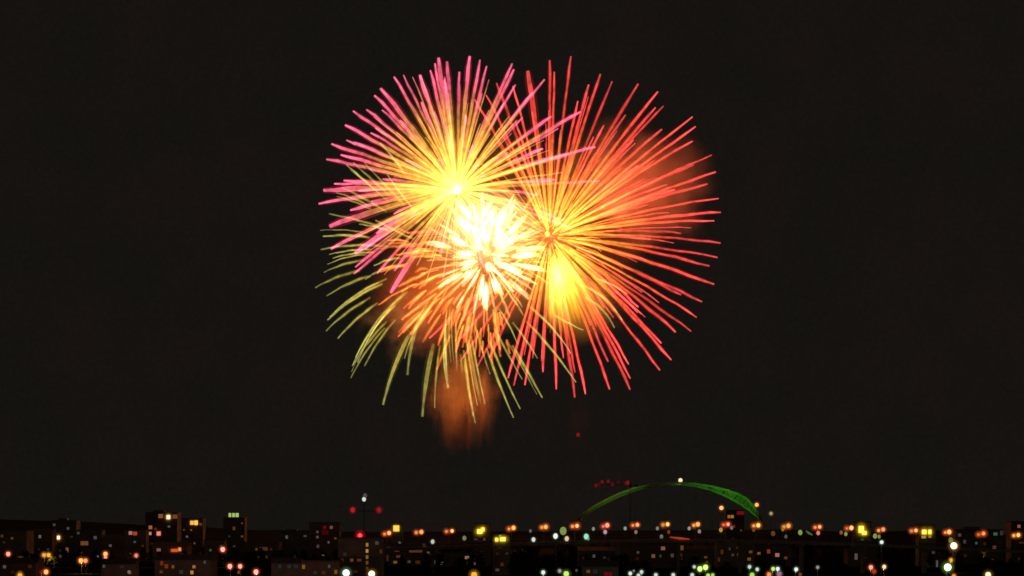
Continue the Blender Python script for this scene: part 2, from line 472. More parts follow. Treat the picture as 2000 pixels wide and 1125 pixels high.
taken = [(w[0], w[1]) for w in WIN]
for q in BUILDINGS:                                     # rooms with hardly any light in them
    for k in range(12):
        px, py = random.uniform(q['x0'] + 5, q['x1'] - 5), random.uniform(q['y0'] + 7, min(q['y0'] + 75, 1122)) if q['y0'] < 1090 else random.uniform(q['y0'] + 5, 1122)
        p = at(px, py, q['d'])
        if p.z < 2.2 or any(abs(px - a_) < 13 and abs(py - b_) < 12 for a_, b_ in taken):
            continue
        taken.append((px, py))
        p.z = round(p.z / 3.2) * 3.2
        ww, hh = random.uniform(1.4, 2.4), random.uniform(1.4, 2.0)
        f = MB(); f.box((p.x, q['d'] - .1, p.z - hh / 2 - .1), (ww + .4, .4, .2))
        wo = f.build('dim_window', M['concrete'], q['root'])
        g = MB(); g.box((p.x, q['d'] - .08, p.z), (ww, .1, hh))
        g.build('pane', light_mat(random.choice(('brown', 'brown', 'rust', 'grey', 'amber', 'mauve', 'mint')), random.choice((.03, .05, .08, .12, .17))), wo)

# yellow green sign on the tower roof: three lit blocks, too small to read
q = [x for x in BUILDINGS if x['x0'] == 436][0]
sg = MB()
for x in (450, 463):
    a = at(x, 1013, 2001); sg.bar((a.x, 2001, q['h']), (a.x, 2001, q['h'] + 4.4), .18)
sgo = sg.build('roof_sign', M['steel'], q['root'])
for x, w in ((449, 5), (456, 5), (463, 6)):
    p = at(x, 1006, 2000)
    g = MB(); g.box((p.x, 2000.4, p.z), (w * .5, .5, 3.9)); g.build('sign_panel', light_mat('green', .62), sgo)
# red lamp on the roof of the stair-window building
q = [x for x in BUILDINGS if x['x0'] == 660][0]
p = at(703, 1046, 1152)
g = MB(); g.bar((p.x, 1152, q['h']), (p.x, 1152, p.z), .12); g.box((p.x, 1152, q['h'] + .5), (1.2, 1.2, .5))
lo = g.build('lamp_post', M['steel'], q['root'])
g = MB(); g.ball((p.x, 1152, p.z), 1.25); g.build('red_lamp', emit('roof lamp red', lin(255, 70, 100), 1.3), lo, True)
halo('glow_halo', lo, (p.x, 1152, p.z), 3.8, 'red', .9)

# ------------------------------------------------------------------ road bridge with the row of twin street lamps
BD = 1250.0
LAMPS = [(751, 760, 1041, 'o'), (813, 823, 1039, 'o'), (872, 883, 1037, 'o'), (994, 1003, 1031, 'a'), (1058, 1066, 1029, 'a'), (1118, 1127, 1027, 'o'), (1178, 1186, 1026, 'p'),
         (1236, 1245, 1025, 'o'), (1295, 1304, 1024, 'a'), (1355, 1363, 1024, 'a'), (1413, 1422, 1024, 'p'), (1472, 1481, 1026, 'a'), (1531, 1540, 1027, 'a'), (1592, 1601, 1029, 'o'),
         (1654, 1663, 1031, 'o'), (1716, 1725, 1034, 'o'), (1780, 1789, 1036, 'o'), (1846, 1854, 1039, 'o'), (1911, 1921, 1042, 'o'), (1980, 1989, 1045, 'a')]
LC['p'] = lin(255, 176, 140); LC['o'] = lin(255, 186, 112); LC['a'] = lin(255, 200, 100)
HALO['o'] = (1, .11, .006); HALO['a'] = (1, .16, .006); HALO['p'] = (1, .07, .012)


def lamp_row(px):
    for i in range(len(LAMPS) - 1):
        a, c = LAMPS[i], LAMPS[i + 1]
        if px <= c[1] or i == len(LAMPS) - 2:
            return a[2] + (c[2] - a[2]) * (px - a[1]) / (c[1] - a[1])


def deck_z(px):
    return at(0, lamp_row(px) + 29, BD).z


root = tag(empty('road_bridge', (at(1370, 0, BD).x, BD, 0)), 'long dark road bridge on piers carrying the row of twin orange lamps', 'bridge')
dk, rls = MB(), (MB(), MB())
xs = list(range(690, 2081, 30))
for x0, x1 in zip(xs, xs[1:]):
    a, c = at(x0, 0, BD), at(x1, 0, BD)
    za, zc = deck_z(x0), deck_z(x1)
    n = len(dk.v)
    for y, dz in ((BD - 7, 0), (BD + 7, 0), (BD + 7, -1.9), (BD - 7, -1.9)):
        for xx, zz in ((a.x, za), (c.x, zc)):
            dk.v.append((xx, y, zz + dz)); dk.t.append(0)
    for i in range(4):
        j = (i + 1) % 4
        dk.f.append((n + 2 * i, n + 2 * i + 1, n + 2 * j + 1, n + 2 * j)); dk.m.append(0)
    for rl, y in zip(rls, (BD - 7.1, BD + 7.1)):
        rl.bar((a.x, y, za + 1.1), (c.x, y, zc + 1.1), .09); rl.bar((a.x, y, za + .6), (c.x, y, zc + .6), .06)
        for k in range(4):
            u = k / 4
            xx, zz = a.x + (c.x - a.x) * u, za + (zc - za) * u
            rl.bar((xx, y, zz - .3), (xx, y, zz + 1.1), .07)
dk.build('deck', M['concrete'], root)
for rl in rls:
    rl.build('railing', M['steel'], root)
for px in range(725, 2060, 120):
    x, z = at(px, 0, BD).x, deck_z(px)
    m = MB(); m.box((x, BD, (z - 3.2) / 2), (1.8, 6, z - 3.2)); m.box((x, BD, z - 2.56), (2.2, 12, 1.24)); m.build('pier', M['concrete'], root)

ORD = ['first', 'second', 'third', 'fourth', 'fifth', 'sixth', 'seventh', 'eighth', 'ninth', 'tenth', 'eleventh', 'twelfth', 'thirteenth', 'fourteenth', 'fifteenth',
       'sixteenth', 'seventeenth', 'eighteenth', 'nineteenth', 'twentieth', 'twenty-first', 'twenty-second', 'twenty-third', 'twenty-fourth']
EXTRA = {0: ', just below the square yellow window', 2: ', beside the round yellow window', 5: ', beside the green glow', 8: ', above the flat orange light strip', 10: ', under the twin amber windows',
         14: ', close beside the large pale yellow window', 16: ', touching the twin tall yellow windows', 17: ', above the big white floodlight'}
mast = surface('galvanised mast', (.28, .28, .28), .5, .5)
for i, (xl, xr, y, c) in enumerate(LAMPS):
    base = at((xl + xr) / 2, 0, BD); zb = deck_z(xr)
    hot, col = (at(xr, y, BD), at(xl, y + (1 if i % 3 else 2), BD))
    o = tag(empty('street_lamp', (base.x, BD + 1, zb)), 'twin orange bridge lamp, %s from left%s' % (ORD[i], EXTRA.get(i, '')), 'street lamp', 'twin orange street lamps along the bridge')
    zt = hot.z + 1.0
    m = MB(); m.tube([Vector((base.x, BD + 1, zb)), Vector((base.x, BD + 1, zb + .8)), Vector((base.x, BD + 1, zb + .82)), Vector((base.x, BD + 1, zt))], [.28, .28, .16, .09], 8); m.build('pole', mast, o)
    m = MB(); m.tube([Vector((col.x, BD, zt - .25)), Vector((base.x, BD + .9, zt - .05)), Vector((hot.x, BD, zt - .25))], .07, 6); m.build('arm', mast, o)
    for p, r, k, hr, hl in ((hot, 1.12 + .16 * math.sin(i * 2.3), 1.2 + .4 * math.sin(i * 4.1), 3.1 + .4 * math.sin(i * 5.3), .85), (col, .82 + .16 * math.sin(i * 1.7), .62 + .25 * math.sin(i * 3.1), 3.0, .7)):
        m = MB(); m.tube([Vector((p.x, BD, p.z + r * .72)), Vector((p.x, BD, p.z + r * 1.05)), Vector((p.x, BD, zt - .1))], [r * .6, r * .35, .1], 8)
        hd = m.build('lamp_head', mast, o)
        m = MB(); m.ball((p.x, BD, p.z), r, 12, 8, 1.12); m.build('bulb', light_mat(c, round(k, 1)), hd, True)
        halo('glow_halo', hd, (p.x, BD, p.z), hr, c, hl)  # emissive halo painting the glow round each bulb

# small lamps on the bridge parapet: px, py, radius, colour, strength
SMALL = [(1036, 1037, 2.6, 'grey', .22), (1042, 1054, 3.6, 'white', .75), (1085, 1047, 4.4, 'white', .95), (1100, 1037, 6.5, 'green', .32), (1107, 1053, 4, 'cream', .7), (1145, 1048, 4.6, 'mint', .85), (1149, 1057, 2.6, 'grey', .35),
         (1159, 1033, 3, 'grey', .4), (1182, 1039, 3.4, 'mauve', .8), (1221, 1032, 3, 'grey', .5), (1242, 1039, 3, 'mauve', .4), (1284, 1032, 3, 'grey', .35), (1292, 1048, 3.4, 'grey', .25), (1306, 1039, 3, 'rust', .3),
         (1346, 1032, 3, 'grey', .5), (1366, 1038, 3.2, 'mauve', .5), (1408, 1035, 3.6, 'amber', .5), (1429, 1031, 3, 'mauve', .35), (1472, 1035, 3, 'brown', .25), (1510, 1042, 4, 'brown', .2), (1529, 1034, 3, 'amber', .3), (1535, 1048, 3, 'grey', .15),
         (1563, 1040, 4.2, 'green', .35), (1598, 1041, 3.4, 'pink', .6), (1643, 1040, 3.2, 'brown', .4), (1652, 1043, 3.2, 'green', .35), (1709, 1047, 4, 'green', .35), (1717, 1048, 3, 'green', .3),
         (845, 1058, 3.4, 'white', .55), (907, 1051, 3.8, 'green', .25), (1857, 1055, 4.6, 'green', .2)]
CN = {'grey': 'faint grey', 'white': 'bright white', 'green': 'soft green', 'cream': 'cream white', 'mint': 'mint green', 'mauve': 'pinkish white', 'rust': 'dim rust', 'amber': 'amber', 'brown': 'dim brown', 'pink': 'pink'}
seen = {}
for px, py, r, c, k in SMALL:
    j = min(range(len(LAMPS)), key=lambda j: abs((LAMPS[j][0] + LAMPS[j][1]) / 2 - px))
    side = 'directly below' if LAMPS[j][0] - 6 <= px <= LAMPS[j][1] + 6 else ('just left of' if px < LAMPS[j][0] else 'just right of')
    lab = '%s parapet lamp %s the %s twin street lamp' % (CN[c], side, ORD[j])
    if lab in seen:
        lab = 'lower ' + lab if py > seen[lab] else 'upper ' + lab
    seen[lab] = py
    p = at(px, py, BD - 6.6); zb = deck_z(px)
    o = tag(empty('parapet_lamp', (p.x, BD - 6.6, zb)), lab, 'lamp', 'small lamps along the bridge parapet')
    rr = r * K * BD
    top = max(p.z, zb + rr + .2)
    m = MB(); m.tube([Vector((p.x, BD - 6.6, zb)), Vector((p.x, BD - 6.6, top - rr * .8))], [.09, .06], 6); m.box((p.x, BD - 6.6, zb + .1), (.35, .35, .2)); m.build('post', mast, o)
    m = MB(); m.ball((p.x, BD - 6.6, top), rr, 10, 7, 1.25); m.build('bulb', light_mat(c, k), o, True)
    if k > .5:
        halo('glow_halo', o, (p.x, BD - 6.6, top), rr * 2.3, c, .2)
# flat orange light strip and a slanting green one on the parapet
for (xa, ya, xb, yb, c, k, lab) in ((1308, 1049, 1347, 1053, 'rust', .42, 'long flat orange light strip on the bridge parapet'), (1574, 1037, 1587, 1045, 'green', .13, 'short slanting green light strip on the bridge parapet')):
    a, e = at(xa, ya, BD - 7.5), at(xb, yb, BD - 7.5)
    o = tag(empty('light_strip', ((a.x + e.x) / 2, BD - 7.5, (a.z + e.z) / 2)), lab, 'light strip')
    m = MB(); m.tube([a, (a + e) / 2 + Vector((0, 0, -.15)), e], [.3, .75, .3], 8); m.build('tube_light', light_mat(c, k), o)
    m = MB(); m.bar(a + Vector((0, .8, .1)), e + Vector((0, .8, .1)), .25); m.build('bracket', M['steel'], o)

def lamp_light(parent, p, watt, c):
    L = bpy.data.lights.new('lamp_light', 'POINT'); L.energy = watt; L.color = LC[c]; L.shadow_soft_size = .4
    q = bpy.data.objects.new('lamp_light', L); COL.objects.link(q)
    q.parent = parent; q.location = Vector(p) - parent_origin(parent)


# ------------------------------------------------------------------ street lamps standing in the streets: px, py, radius px, colour, strength, label
POSTS = [
    (16, 1082, 4.6, 'pink', 1.2, 'pink street lamp lowest left of the corner block'), (40, 1095, 5, 'amber', .9, 'amber street lamp in front of the corner block'), (39, 1124, 5, 'amber', .8, 'amber street lamp at the very bottom edge below another amber one'),
    (86, 1084, 4.2, 'amber', .75, 'left lamp of the touching amber pair on the low block'), (95, 1084, 4.2, 'amber', .9, 'right lamp of the touching amber pair on the low block'), (90, 1117, 5, 'orange', 1.4, 'bright orange street lamp near the bottom under the amber pair'), (80, 1117, 3.5, 'red', .2, 'faint red lamp touching a bright orange lamp near bottom'),
    (158, 1095, 5, 'orange', 1.4, 'bright orange street lamp with a dimmer twin beside it'), (167, 1095, 4.6, 'orange', .9, 'dimmer orange lamp touching the bright one below the brown window'), (206, 1082, 4.6, 'orange', 1.5, 'tall orange red street lamp before the gabled house'), (206, 1089, 3.6, 'pink', 1.0, 'small pink lamp right under the tall orange red lamp'),
    (266, 1085, 4, 'pink', .7, 'lone pinkish street lamp under the pair of rust windows'), (252, 1117, 3.6, 'grey', .25, 'faint grey lamp near the bottom below the lone pinkish lamp'), (242, 1098, 3.4, 'grey', .12, 'very faint grey lamp beside the gabled house'),
    (435, 1073, 5, 'pink', 1.5, 'bright pink orange lamp alone beneath the tower with green sign'), (449, 1106, 5, 'pink', 1.5, 'left one of two equal pink lamps near the bottom'), (469, 1106, 4.6, 'pink', 1.3, 'right one of two equal pink lamps near the bottom'), (466, 1118, 3, 'brown', .25, 'faint brown lamp just under the two equal pink lamps'), (500, 1117, 5.2, 'pink', 1.6, 'bright orange pink lamp lowest beside the two equal pink lamps'),
    (926, 1123, 6.5, 'amber', .9, 'amber lamp at the bottom edge under the cluster of pinkish windows'), (1701, 1108, 4.6, 'pink', 1.1, 'orange pink lamp beside a white one, low under the bridge'), (1707, 1116, 3.6, 'rust', .35, 'dim rust lamp just below the orange pink lamp'),
    (1727, 1107, 4.4, 'cream', 1.0, 'cream white lamp beside the orange pink one under the bridge'), (1858, 1094, 4, 'amber', .8, 'small amber lamp just above the green white floodlight'), (1930, 1123, 6.5, 'cream', 1.2, 'large cream lamp lowest near the frame corner'), (1863, 1125, 4, 'orange', .7, 'orange lamp cut by the bottom edge under the floodlight'),
    (1502, 1122, 4.6, 'orange', .7, 'orange lamp at bottom edge left of a pink one'), (1522, 1121, 4.4, 'mauve', .4, 'pinkish lamp at bottom edge beside the orange one'), (1563, 1122, 4, 'brown', .2, 'faint brown lamp at bottom edge past the pinkish one'),
]
POSTS_W = [(1061, 1118, 4.4, 'white', .9), (1093, 1115, 3.8, 'grey', .5), (1106, 1121, 6, 'green', 1.0), (1126, 1114, 3, 'grey', .1), (1231, 1120, 4, 'white', .8), (1238, 1115, 2.8, 'grey', .3), (1247, 1124, 4, 'white', .7), (1253, 1117, 3.8, 'white', .7), (1281, 1123, 4, 'white', .7), (1315, 1123, 4, 'white', .7),
           (1352, 1123, 4, 'white', .7), (1356, 1107, 3.4, 'white', .6), (1367, 1111, 5.6, 'green', 1.5), (1378, 1108, 5.8, 'green', 1.4), (1383, 1124, 4.2, 'green', .9), (1392, 1123, 3.6, 'green', .7), (1464, 1107, 3.8, 'white', .65), (1469, 1123, 5, 'green', .8), (1479, 1112, 3.8, 'white', .7),
           (1510, 1111, 4.2, 'green', 1.0), (1519, 1111, 4.2, 'white', .95), (1555, 1112, 4.2, 'white', .95), (1597, 1108, 3.2, 'grey', .5)]
CW = {'white': 'small white', 'grey': 'faint grey white', 'green': 'larger green white'}
for i, (px, py, r, c, k) in enumerate(POSTS_W):
    POSTS.append((px, py, r, c, k, '%s yard lamp low along the bottom, %s from the left in its row' % (CW[c], ORD[i])))
for i, (px, py, r, c, k, lab) in enumerate(POSTS):
    d = min(1420.0, 20 / ((py - HZ) * K))
    p = at(px, py, d)
    rr = r * .86 * K * d
    o = tag(empty('street_lamp', (p.x, d, 0)), lab, 'street lamp', 'white yard lamps along the bottom' if i >= len(POSTS) - len(POSTS_W) else 'coloured street lamps of the near streets')
    m = MB(); m.tube([Vector((p.x, d + rr + .3, 0)), Vector((p.x, d + rr + .3, p.z + rr)), Vector((p.x, d + rr * .4, p.z + rr * 1.15))], [.14, .08, .06], 6); m.box((p.x, d + rr + .3, .15), (.5, .5, .3)); m.build('pole', mast, o)
    m = MB(); m.tube([Vector((p.x, d, p.z + rr * .8)), Vector((p.x, d, p.z + rr * 1.3))], [rr * .65, rr * .2], 8); m.build('lamp_head', mast, o)
    m = MB(); m.ball((p.x, d, p.z), rr, 12, 8, 1.15); m.build('bulb', light_mat(c, k), o, True)
    if k > .6:
        lamp_light(o, (p.x, d + rr * 1.5, p.z - rr * 1.5), (2600 if i < len(POSTS) - len(POSTS_W) else 450) * k, c)
    if k > .3:
        halo('glow_halo', o, (p.x, d, p.z), rr * 2.6, c, .25 if c in ('white', 'green', 'cream', 'grey') else .7)

# floodlight masts
for px, py, r, c, k, d, lab in ((676, 1119, 7.6, 'white', 2.2, 1000, 'large bright white floodlight at bottom edge, left of its twin'), (726, 1121, 7.2, 'cream', 2.2, 1000, 'large bright cream floodlight at bottom edge under the stair windows'),
                                (1863, 1066, 7.6, 'cream', 2.2, 1120, 'large white floodlight just below the bridge deck'), (1851, 1108, 8.2, 'white', 2.2, 1050, 'largest floodlight with green tinged glow low under the bridge'), (1722, 1059, 4.2, 'white', .9, 1150, 'small bluish white floodlight below the bridge deck'),
                                (1409, 992, 4.6, 'orange', 1.5, 1640, 'orange lamp on a tall mast before the right half of the green arch'), (1478, 986, 4.3, 'orange', 1.4, 1640, 'orange lamp on a tall mast at the right end of the green arch'),
                                (1506, 1003, 3.8, 'cream', .35, 1640, 'faint cream lamp on a mast just beyond the end of the arch')):
    p = at(px, py, d); rr = r * .86 * K * d
    o = tag(empty('floodlight', (p.x, d, 0)), lab, 'floodlight', 'floodlights on tall masts')
    m = MB(); m.tube([Vector((p.x, d + rr + .4, 0)), Vector((p.x, d + rr + .4, p.z))], [.3, .14], 8); m.box((p.x, d + rr + .4, .25), (1, 1, .5)); m.build('mast', mast, o)
    m = MB(); m.tube([Vector((p.x, d + rr * .3, p.z)), Vector((p.x, d + rr, p.z))], [rr * .95, rr * .4], 12); m.build('reflector', M['steel'], o)
    m = MB(); m.ball((p.x, d, p.z), rr, 14, 10); m.build('bulb', light_mat(c, k), o, True)
    halo('glow_halo', o, (p.x, d, p.z), rr * 2.4, 'green' if py == 1108 else c, .4 if k > 1 else .2)
    lamp_light(o, (p.x, d - rr - .3, p.z), 130 * k, c)

# ------------------------------------------------------------------ lattice mast with cross arm and warning lights
def lattice(m, a, e, w, n, r=.12):
    """square lattice beam of width w between a and e"""
    ax = (e - a).normalized()
    u = ax.cross(Vector((0, 1, 0))).normalized() if abs(ax.y) < .9 else Vector((1, 0, 0))
    v = ax.cross(u)
    cs = [(u * sx + v * sy) * w / 2 for sx, sy in ((-1, -1), (1, -1), (1, 1), (-1, 1))]
    for c in cs:
        m.bar(a + c, e + c, r)
    for i in range(n):
        p, q = a + (e - a) * i / n, a + (e - a) * (i + 1) / n
        for j in range(4):
            m.bar(p + cs[j], q + cs[(j + 1) % 4], r * .6)


D = 1350.0
t = at(711, 972, D)
o = tag(empty('lattice_mast', (t.x, D, 0)), 'dark lattice mast with white top lamp and two red lamps on its cross arm', 'mast')
m = MB(); lattice(m, Vector((t.x, D, 0)), Vector((t.x, D, t.z - 1)), 1.1, 30, .09); m.build('tower', M['steel'], o)
a, e = at(687, 998, D), at(742, 998, D)
m = MB(); lattice(m, a, e, .7, 14, .07); m.build('cross_arm', M['steel'], o)
for px, py, r, c, k in ((711, 975, 3.8, 'white', .75), (713, 968, 4, 'mauve', .16), (689, 996, 4.2, 'red', .45), (740, 996, 4.2, 'red', .3)):
    p = at(px, py, D - 1); rr = r * K * D
    m = MB(); m.box((p.x, D - .5, p.z - rr - .1), (.5, .9, .3)); h_ = m.build('lamp_bracket', M['steel'], o)
    m = MB(); m.ball((p.x, D - 1, p.z), rr, 12, 8, 1.2); m.build('warning_light', light_mat(c, k), h_, True)
    if c == 'red':
        halo('glow_halo', h_, (p.x, D - 1, p.z), rr * 2.6, 'red', .2)

# tower crane with a row of red lamps on its jib
D = 1700.0
t = at(1231, 941, D)
o = tag(empty('tower_crane', (t.x, D, 0)), 'dark tower crane with a row of dim red lamps along its jib beside the arch', 'crane')
m = MB(); lattice(m, Vector((t.x, D, 0)), Vector((t.x, D, t.z)), 1.4, 36, .07); m.build('tower', M['steel'], o)
a, e = at(1160, 946, D), at(1246, 946, D)
m = MB(); lattice(m, a, e, .9, 26, .05); m.build('jib', M['steel'], o)
m = MB(); m.box((e.x - 1.5, D, e.z - 1.2), (3, 1.2, 1.8)); m.build('counterweight', M['concrete'], o)
m = MB(); m.box((t.x + .2, D - 1.4, t.z - 3), (1.5, 1.5, 2)); m.build('cab', M['steel'], o)
for px, py, k, r in ((1164, 948, .2, 3.6), (1170, 946, .1, 3), (1176, 941, .24, 3.4), (1188, 940, .22, 3.4), (1196, 946, .16, 3.4), (1208, 942, .1, 3.2), (1222, 944, .16, 3.2), (1226, 943, .3, 4.2)):
    p = at(px, py, D - .6); rr = r * K * D
    m = MB(); m.bar((p.x, D - .6, p.z - rr), (p.x, D - .3, a.z), .08); h_ = m.build('lamp_bracket', M['steel'], o)
    m = MB(); m.ball((p.x, D - .6, p.z), rr * .85, 10, 7, 1.2); m.build('red_lamp', light_mat('red', k * .75), h_, True)

# ------------------------------------------------------------------ steel arch bridge, flood lit in green
AR1 = [(1118, 1024), (1140, 1003), (1160, 989), (1185, 976), (1210, 964), (1240, 953), (1270, 947), (1300, 944), (1330, 943), (1360, 945), (1390, 949.5), (1420, 957), (1445, 966), (1460, 975), (1472, 989), (1484, 1008), (1492, 1026)]
AR2 = [(1120, 1027), (1142, 1007), (1162, 993), (1187, 980), (1212, 968), (1242, 957), (1272, 950.5), (1302, 947), (1332, 946.5), (1358, 949), (1386, 956), (1412, 966), (1434, 977), (1450, 987), (1466, 998), (1482, 1012), (1490, 1028)]
o = tag(empty('arch_bridge', (at(1310, 0, 1850).x, 1850, 0)), 'steel arch bridge floodlit green, white lamp on its crown', 'bridge')
P1 = [at(x, y, 1886 - 104 * i / 16) for i, (x, y) in enumerate(AR1)]
P2 = [at(x, y, 1900 - 100 * i / 16) for i, (x, y) in enumerate(AR2)]
for P in (P1, P2):
    m = MB(); m.tube(P, [.9, .9, 1, 1.1, 1.05, .85, .8, .8, .85, 1, 1.0, 1.1, 1.2, 1.2, 1.1, 1.0, .9], 8); m.build('arch_rib', M['green_steel'], o)
m = MB()
for i in range(16):
    for u in (0, .5):
        m.bar(P1[i].lerp(P1[i + 1], u), P2[i].lerp(P2[i + 1], u), .38)
    m.bar(P1[i], P2[i + 1], .22); m.bar(P2[i], P1[i + 1], .22)
    if i > 7 or 1 < i < 6:
        n = len(m.v)
        for p in (P1[i], P1[i + 1], P2[i + 1], P2[i]):
            m.v.append(tuple(p.lerp((P1[i] + P2[i]) / 2, .12) + Vector((0, .3, 0)))); m.t.append(0)
        m.f.append((n, n + 1, n + 2, n + 3)); m.m.append(0)
m.build('bracing', M['green_steel'], o)
m = MB()
a, e = at(1060, 1040, 1900), at(1560, 1040, 1790)
n = len(m.v)
for p in (a, e):
    for dy, dz in ((-8, 0), (8, 0), (8, -2), (-8, -2)):
        m.v.append((p.x, p.y + dy, p.z + dz)); m.t.append(0)
for i in range(4):
    j = (i + 1) % 4
    m.f.append((n + i, n + j, n + 4 + j, n + 4 + i)); m.m.append(0)
m.build('deck', M['concrete'], o)
m = MB()
for i in range(2, 15):
    u = (P1[i].x - a.x) / (e.x - a.x); q = a.lerp(e, u)
    m.bar(P1[i], (P1[i].x, q.y, q.z), .08)
m.build('hanger', M['steel'], o)
for u in (.08, .9):
    q = a.lerp(e, u); m = MB(); m.box((q.x, q.y, (q.z - 2.1) / 2), (5, 12, q.z - 2.1)); m.build('pier', M['concrete'], o)
p = at(1329, 938, 1848)
m = MB(); m.bar((p.x, 1848, p.z - 2.2), (p.x, 1848, p.z), .1); h_ = m.build('lamp_post', M['steel'], o)
m = MB(); m.ball(p, 1.9, 12, 8); m.build('white_lamp', light_mat('cream', 1.1), h_, True)
for px, py, d, w, tgt, ang, col in ((1430, 1012, 1735, 52000, (1430, 960), 54, (.10, 1, .04)), (1392, 1018, 1745, 32000, (1380, 945), 50, (.16, 1, .04)),
                                    (1185, 1016, 1790, 34000, (1185, 978), 55, (.30, 1, .06)), (1228, 1012, 1800, 15000, (1232, 958), 40, (.10, 1, .10))):
    p = at(px, py, d); q = at(*tgt, 1830)
    m = MB(); m.box((p.x, d, p.z), (.8, .8, .6)); m.bar((p.x, d, p.z - .3), (p.x, d, 0), .15)
    f = m.build('floodlight', M['steel'], o)
    L = bpy.data.lights.new('green_beam', 'SPOT'); L.energy = w; L.color = col; L.spot_size = math.radians(ang); L.spot_blend = .8; L.shadow_soft_size = .5
    lo = bpy.data.objects.new('green_beam', L); COL.objects.link(lo)
    lo.parent = f; lo.location = (p + (q - p).normalized() * 1.5) - parent_origin(o)
    lo.rotation_euler = (q - p).to_track_quat('-Z', 'Y').to_euler()

# ------------------------------------------------------------------ fireworks
FD = 2400.0
PX = K * FD
U = FD / 1500.0


def burst_light(parent, px, py, d, watt, col, rad=6):
    L = bpy.data.lights.new('burst_point', 'POINT'); L.energy = watt * U * U * .5; L.color = col; L.shadow_soft_size = rad
    o = bpy.data.objects.new('burst_point', L); COL.objects.link(o)
    o.parent = parent; o.location = at(px, py, d) - parent_origin(parent)


def path(p0, p1, sag, t0, n=12, wob=.35):
    """drooping flight path from the burst centre to the tip, burning from fraction t0 on"""
    sag, wob = sag * U, wob * U
    c = (p0 + p1) / 2 + Vector((0, 0, sag))
    ph = random.random() * 9
    pts, ts = [], []
    for i in range(n + 1):
        t = t0 + (1 - t0) * i / n
        p = p0 * (1 - t) ** 2 + c * 2 * t * (1 - t) + p1 * t * t
        w = wob * math.sin(i * 1.9 + ph) * t
        pts.append(p + Vector((w * .6, 0, w))); ts.append(max(t, .001))
    return pts, ts


def streak(parent, name, pts, ts, w, mats, prof, fringe=2.0):
    m = MB()
    n = len(pts) - 1
    rad = [w * PX / 2 * prof(i / n) * random.uniform(.82, 1.14) for i in range(n + 1)]
    m.tube(pts, rad, 6, ts)
    if len(mats) > 1:
        m.tube(pts, [r * fringe for r in rad], 6, ts, 1)  # wider dim shell paints a glow along the trail
    return m.build(name, mats, parent)


def fine_trails(parent, c, d, count, r0, r1, w, mat, sag=2, squash=1.0, tmul=1.0):
    """the many thinnest trails of a burst, past its hundred main ones"""
    m = MB()
    for x, y, z in ball_dirs(count):
        a_, b_ = random.uniform(*r0), random.uniform(*r1)
        if a_ > b_ - 12:
            continue
        dv = Vector((x, y, z * squash))
        c0 = at(*c, d)
        pts, ts = path(c0 + dv * a_ * PX, c0 + dv * b_ * PX, sag, 0, 8, .3)
        k = w * PX / 2 * random.uniform(.7, 1.3)
        m.tube(pts, [k * even(i / 8) for i in range(9)], 5, [max(.001, tmul * (a_ + (b_ - a_) * i / 8) / r1[1]) for i in range(9)])
    o = m.build('fine_trails', mat, parent)
    o['kind'] = 'stuff'
    return o


def tip_point(cx, cy, d, R, tx, ty, front=None):
    rho = math.hypot(tx - cx, ty - cy)
    off = math.sqrt(max(R * R - rho * rho, 0)) * PX
    s = random.choice((-1, 1)) if front is None else front
    return at(tx, ty, d + s * off)


def ball_dirs(n):
    for i in range(n):
        z = 1 - 2 * (i + .5) / n
        w = i * 2.39996 + random.uniform(-.25, .25)
        r = math.sqrt(1 - z * z)
        yield r * math.cos(w), r * math.sin(w), z


even = lambda u: (.55 + .45 * min(1, u * 3)) * (1 if u < .9 else 1 - 4.5 * (u - .9))

# gold burst with pink tips
PINK = [(856, 114), (849, 125), (841, 137), (873, 121), (917, 111), (938, 116), (950, 130), (897, 141), (1000, 125), (1004, 135), (1007, 165), (820, 148), (788, 147), (770, 150), (744, 172), (732, 186), (716, 214), (690, 217), (675, 244),
        (677, 274), (647, 282), (666, 302), (638, 311), (653, 359), (632, 372), (623, 397), (823, 201), (941, 184), (725, 259), (734, 250), (1063, 156), (1135, 217), (1077, 227), (1163, 286), (1170, 354), (1021, 229), (645, 441), (685, 410),
        (647, 485), (694, 522), (691, 535), (694, 494), (763, 572), (771, 528), (770, 417), (868, 155), (866, 230), (1040, 180), (985, 200), (1110, 300), (1085, 350), (1060, 290), (720, 330), (700, 372), (740, 450)]
WIDE = {(645, 441): 11, (763, 572): 10, (820, 148): 8.5, (856, 114): 8, (744, 172): 8, (873, 121): 8, (917, 111): 7.5, (694, 494): 10, (632, 372): 9}
C = (893, 371); D = FD - 15
g = tag(empty('firework_burst', at(*C, D)), 'golden firework burst with long pink tipped trails round a white hot centre', 'firework', 'exploding firework shells')
pm = trail_mat('gold to pink trail', [(0, (.9, .48, .07)), (.30, (.86, .38, .06)), (.58, (.72, .28, .06)), (.70, (.74, .19, .11)), (.80, (1.05, .14, .22)), (1, (1.25, .22, .37))], .46)
pf = trail_mat('pink fringe', [(0, (.25, .10, .004)), (.5, (.13, .045, .003)), (.72, (.13, .010, .010)), (1, (.15, 0, .022))], .46)
for tp in PINK:
    pts, ts = path(at(*C, D), tip_point(*C, D, 292, *tp), random.uniform(1, 4), random.uniform(.0, .03))
    streak(g, 'star_trail', pts, ts, WIDE.get(tp, random.uniform(4.0, 6.2)), [pm, pf], even)
n = 0
for x, y, z in ball_dirs(90):
    if math.hypot(x, z) < .85 and n < 38:
        n += 1
        R = 285 * PX
        pts, ts = path(at(*C, D), at(*C, D) + Vector((x, y, z)) * R * random.uniform(.8, 1), random.uniform(1, 4), random.uniform(0, .05))
        streak(g, 'star_trail', pts, ts, random.uniform(3.6, 5.4), [pm, pf], even)
fine_trails(g, C, D, 130, (0, 30), (90, 240), 2.6, pm, 2, 1, .8)
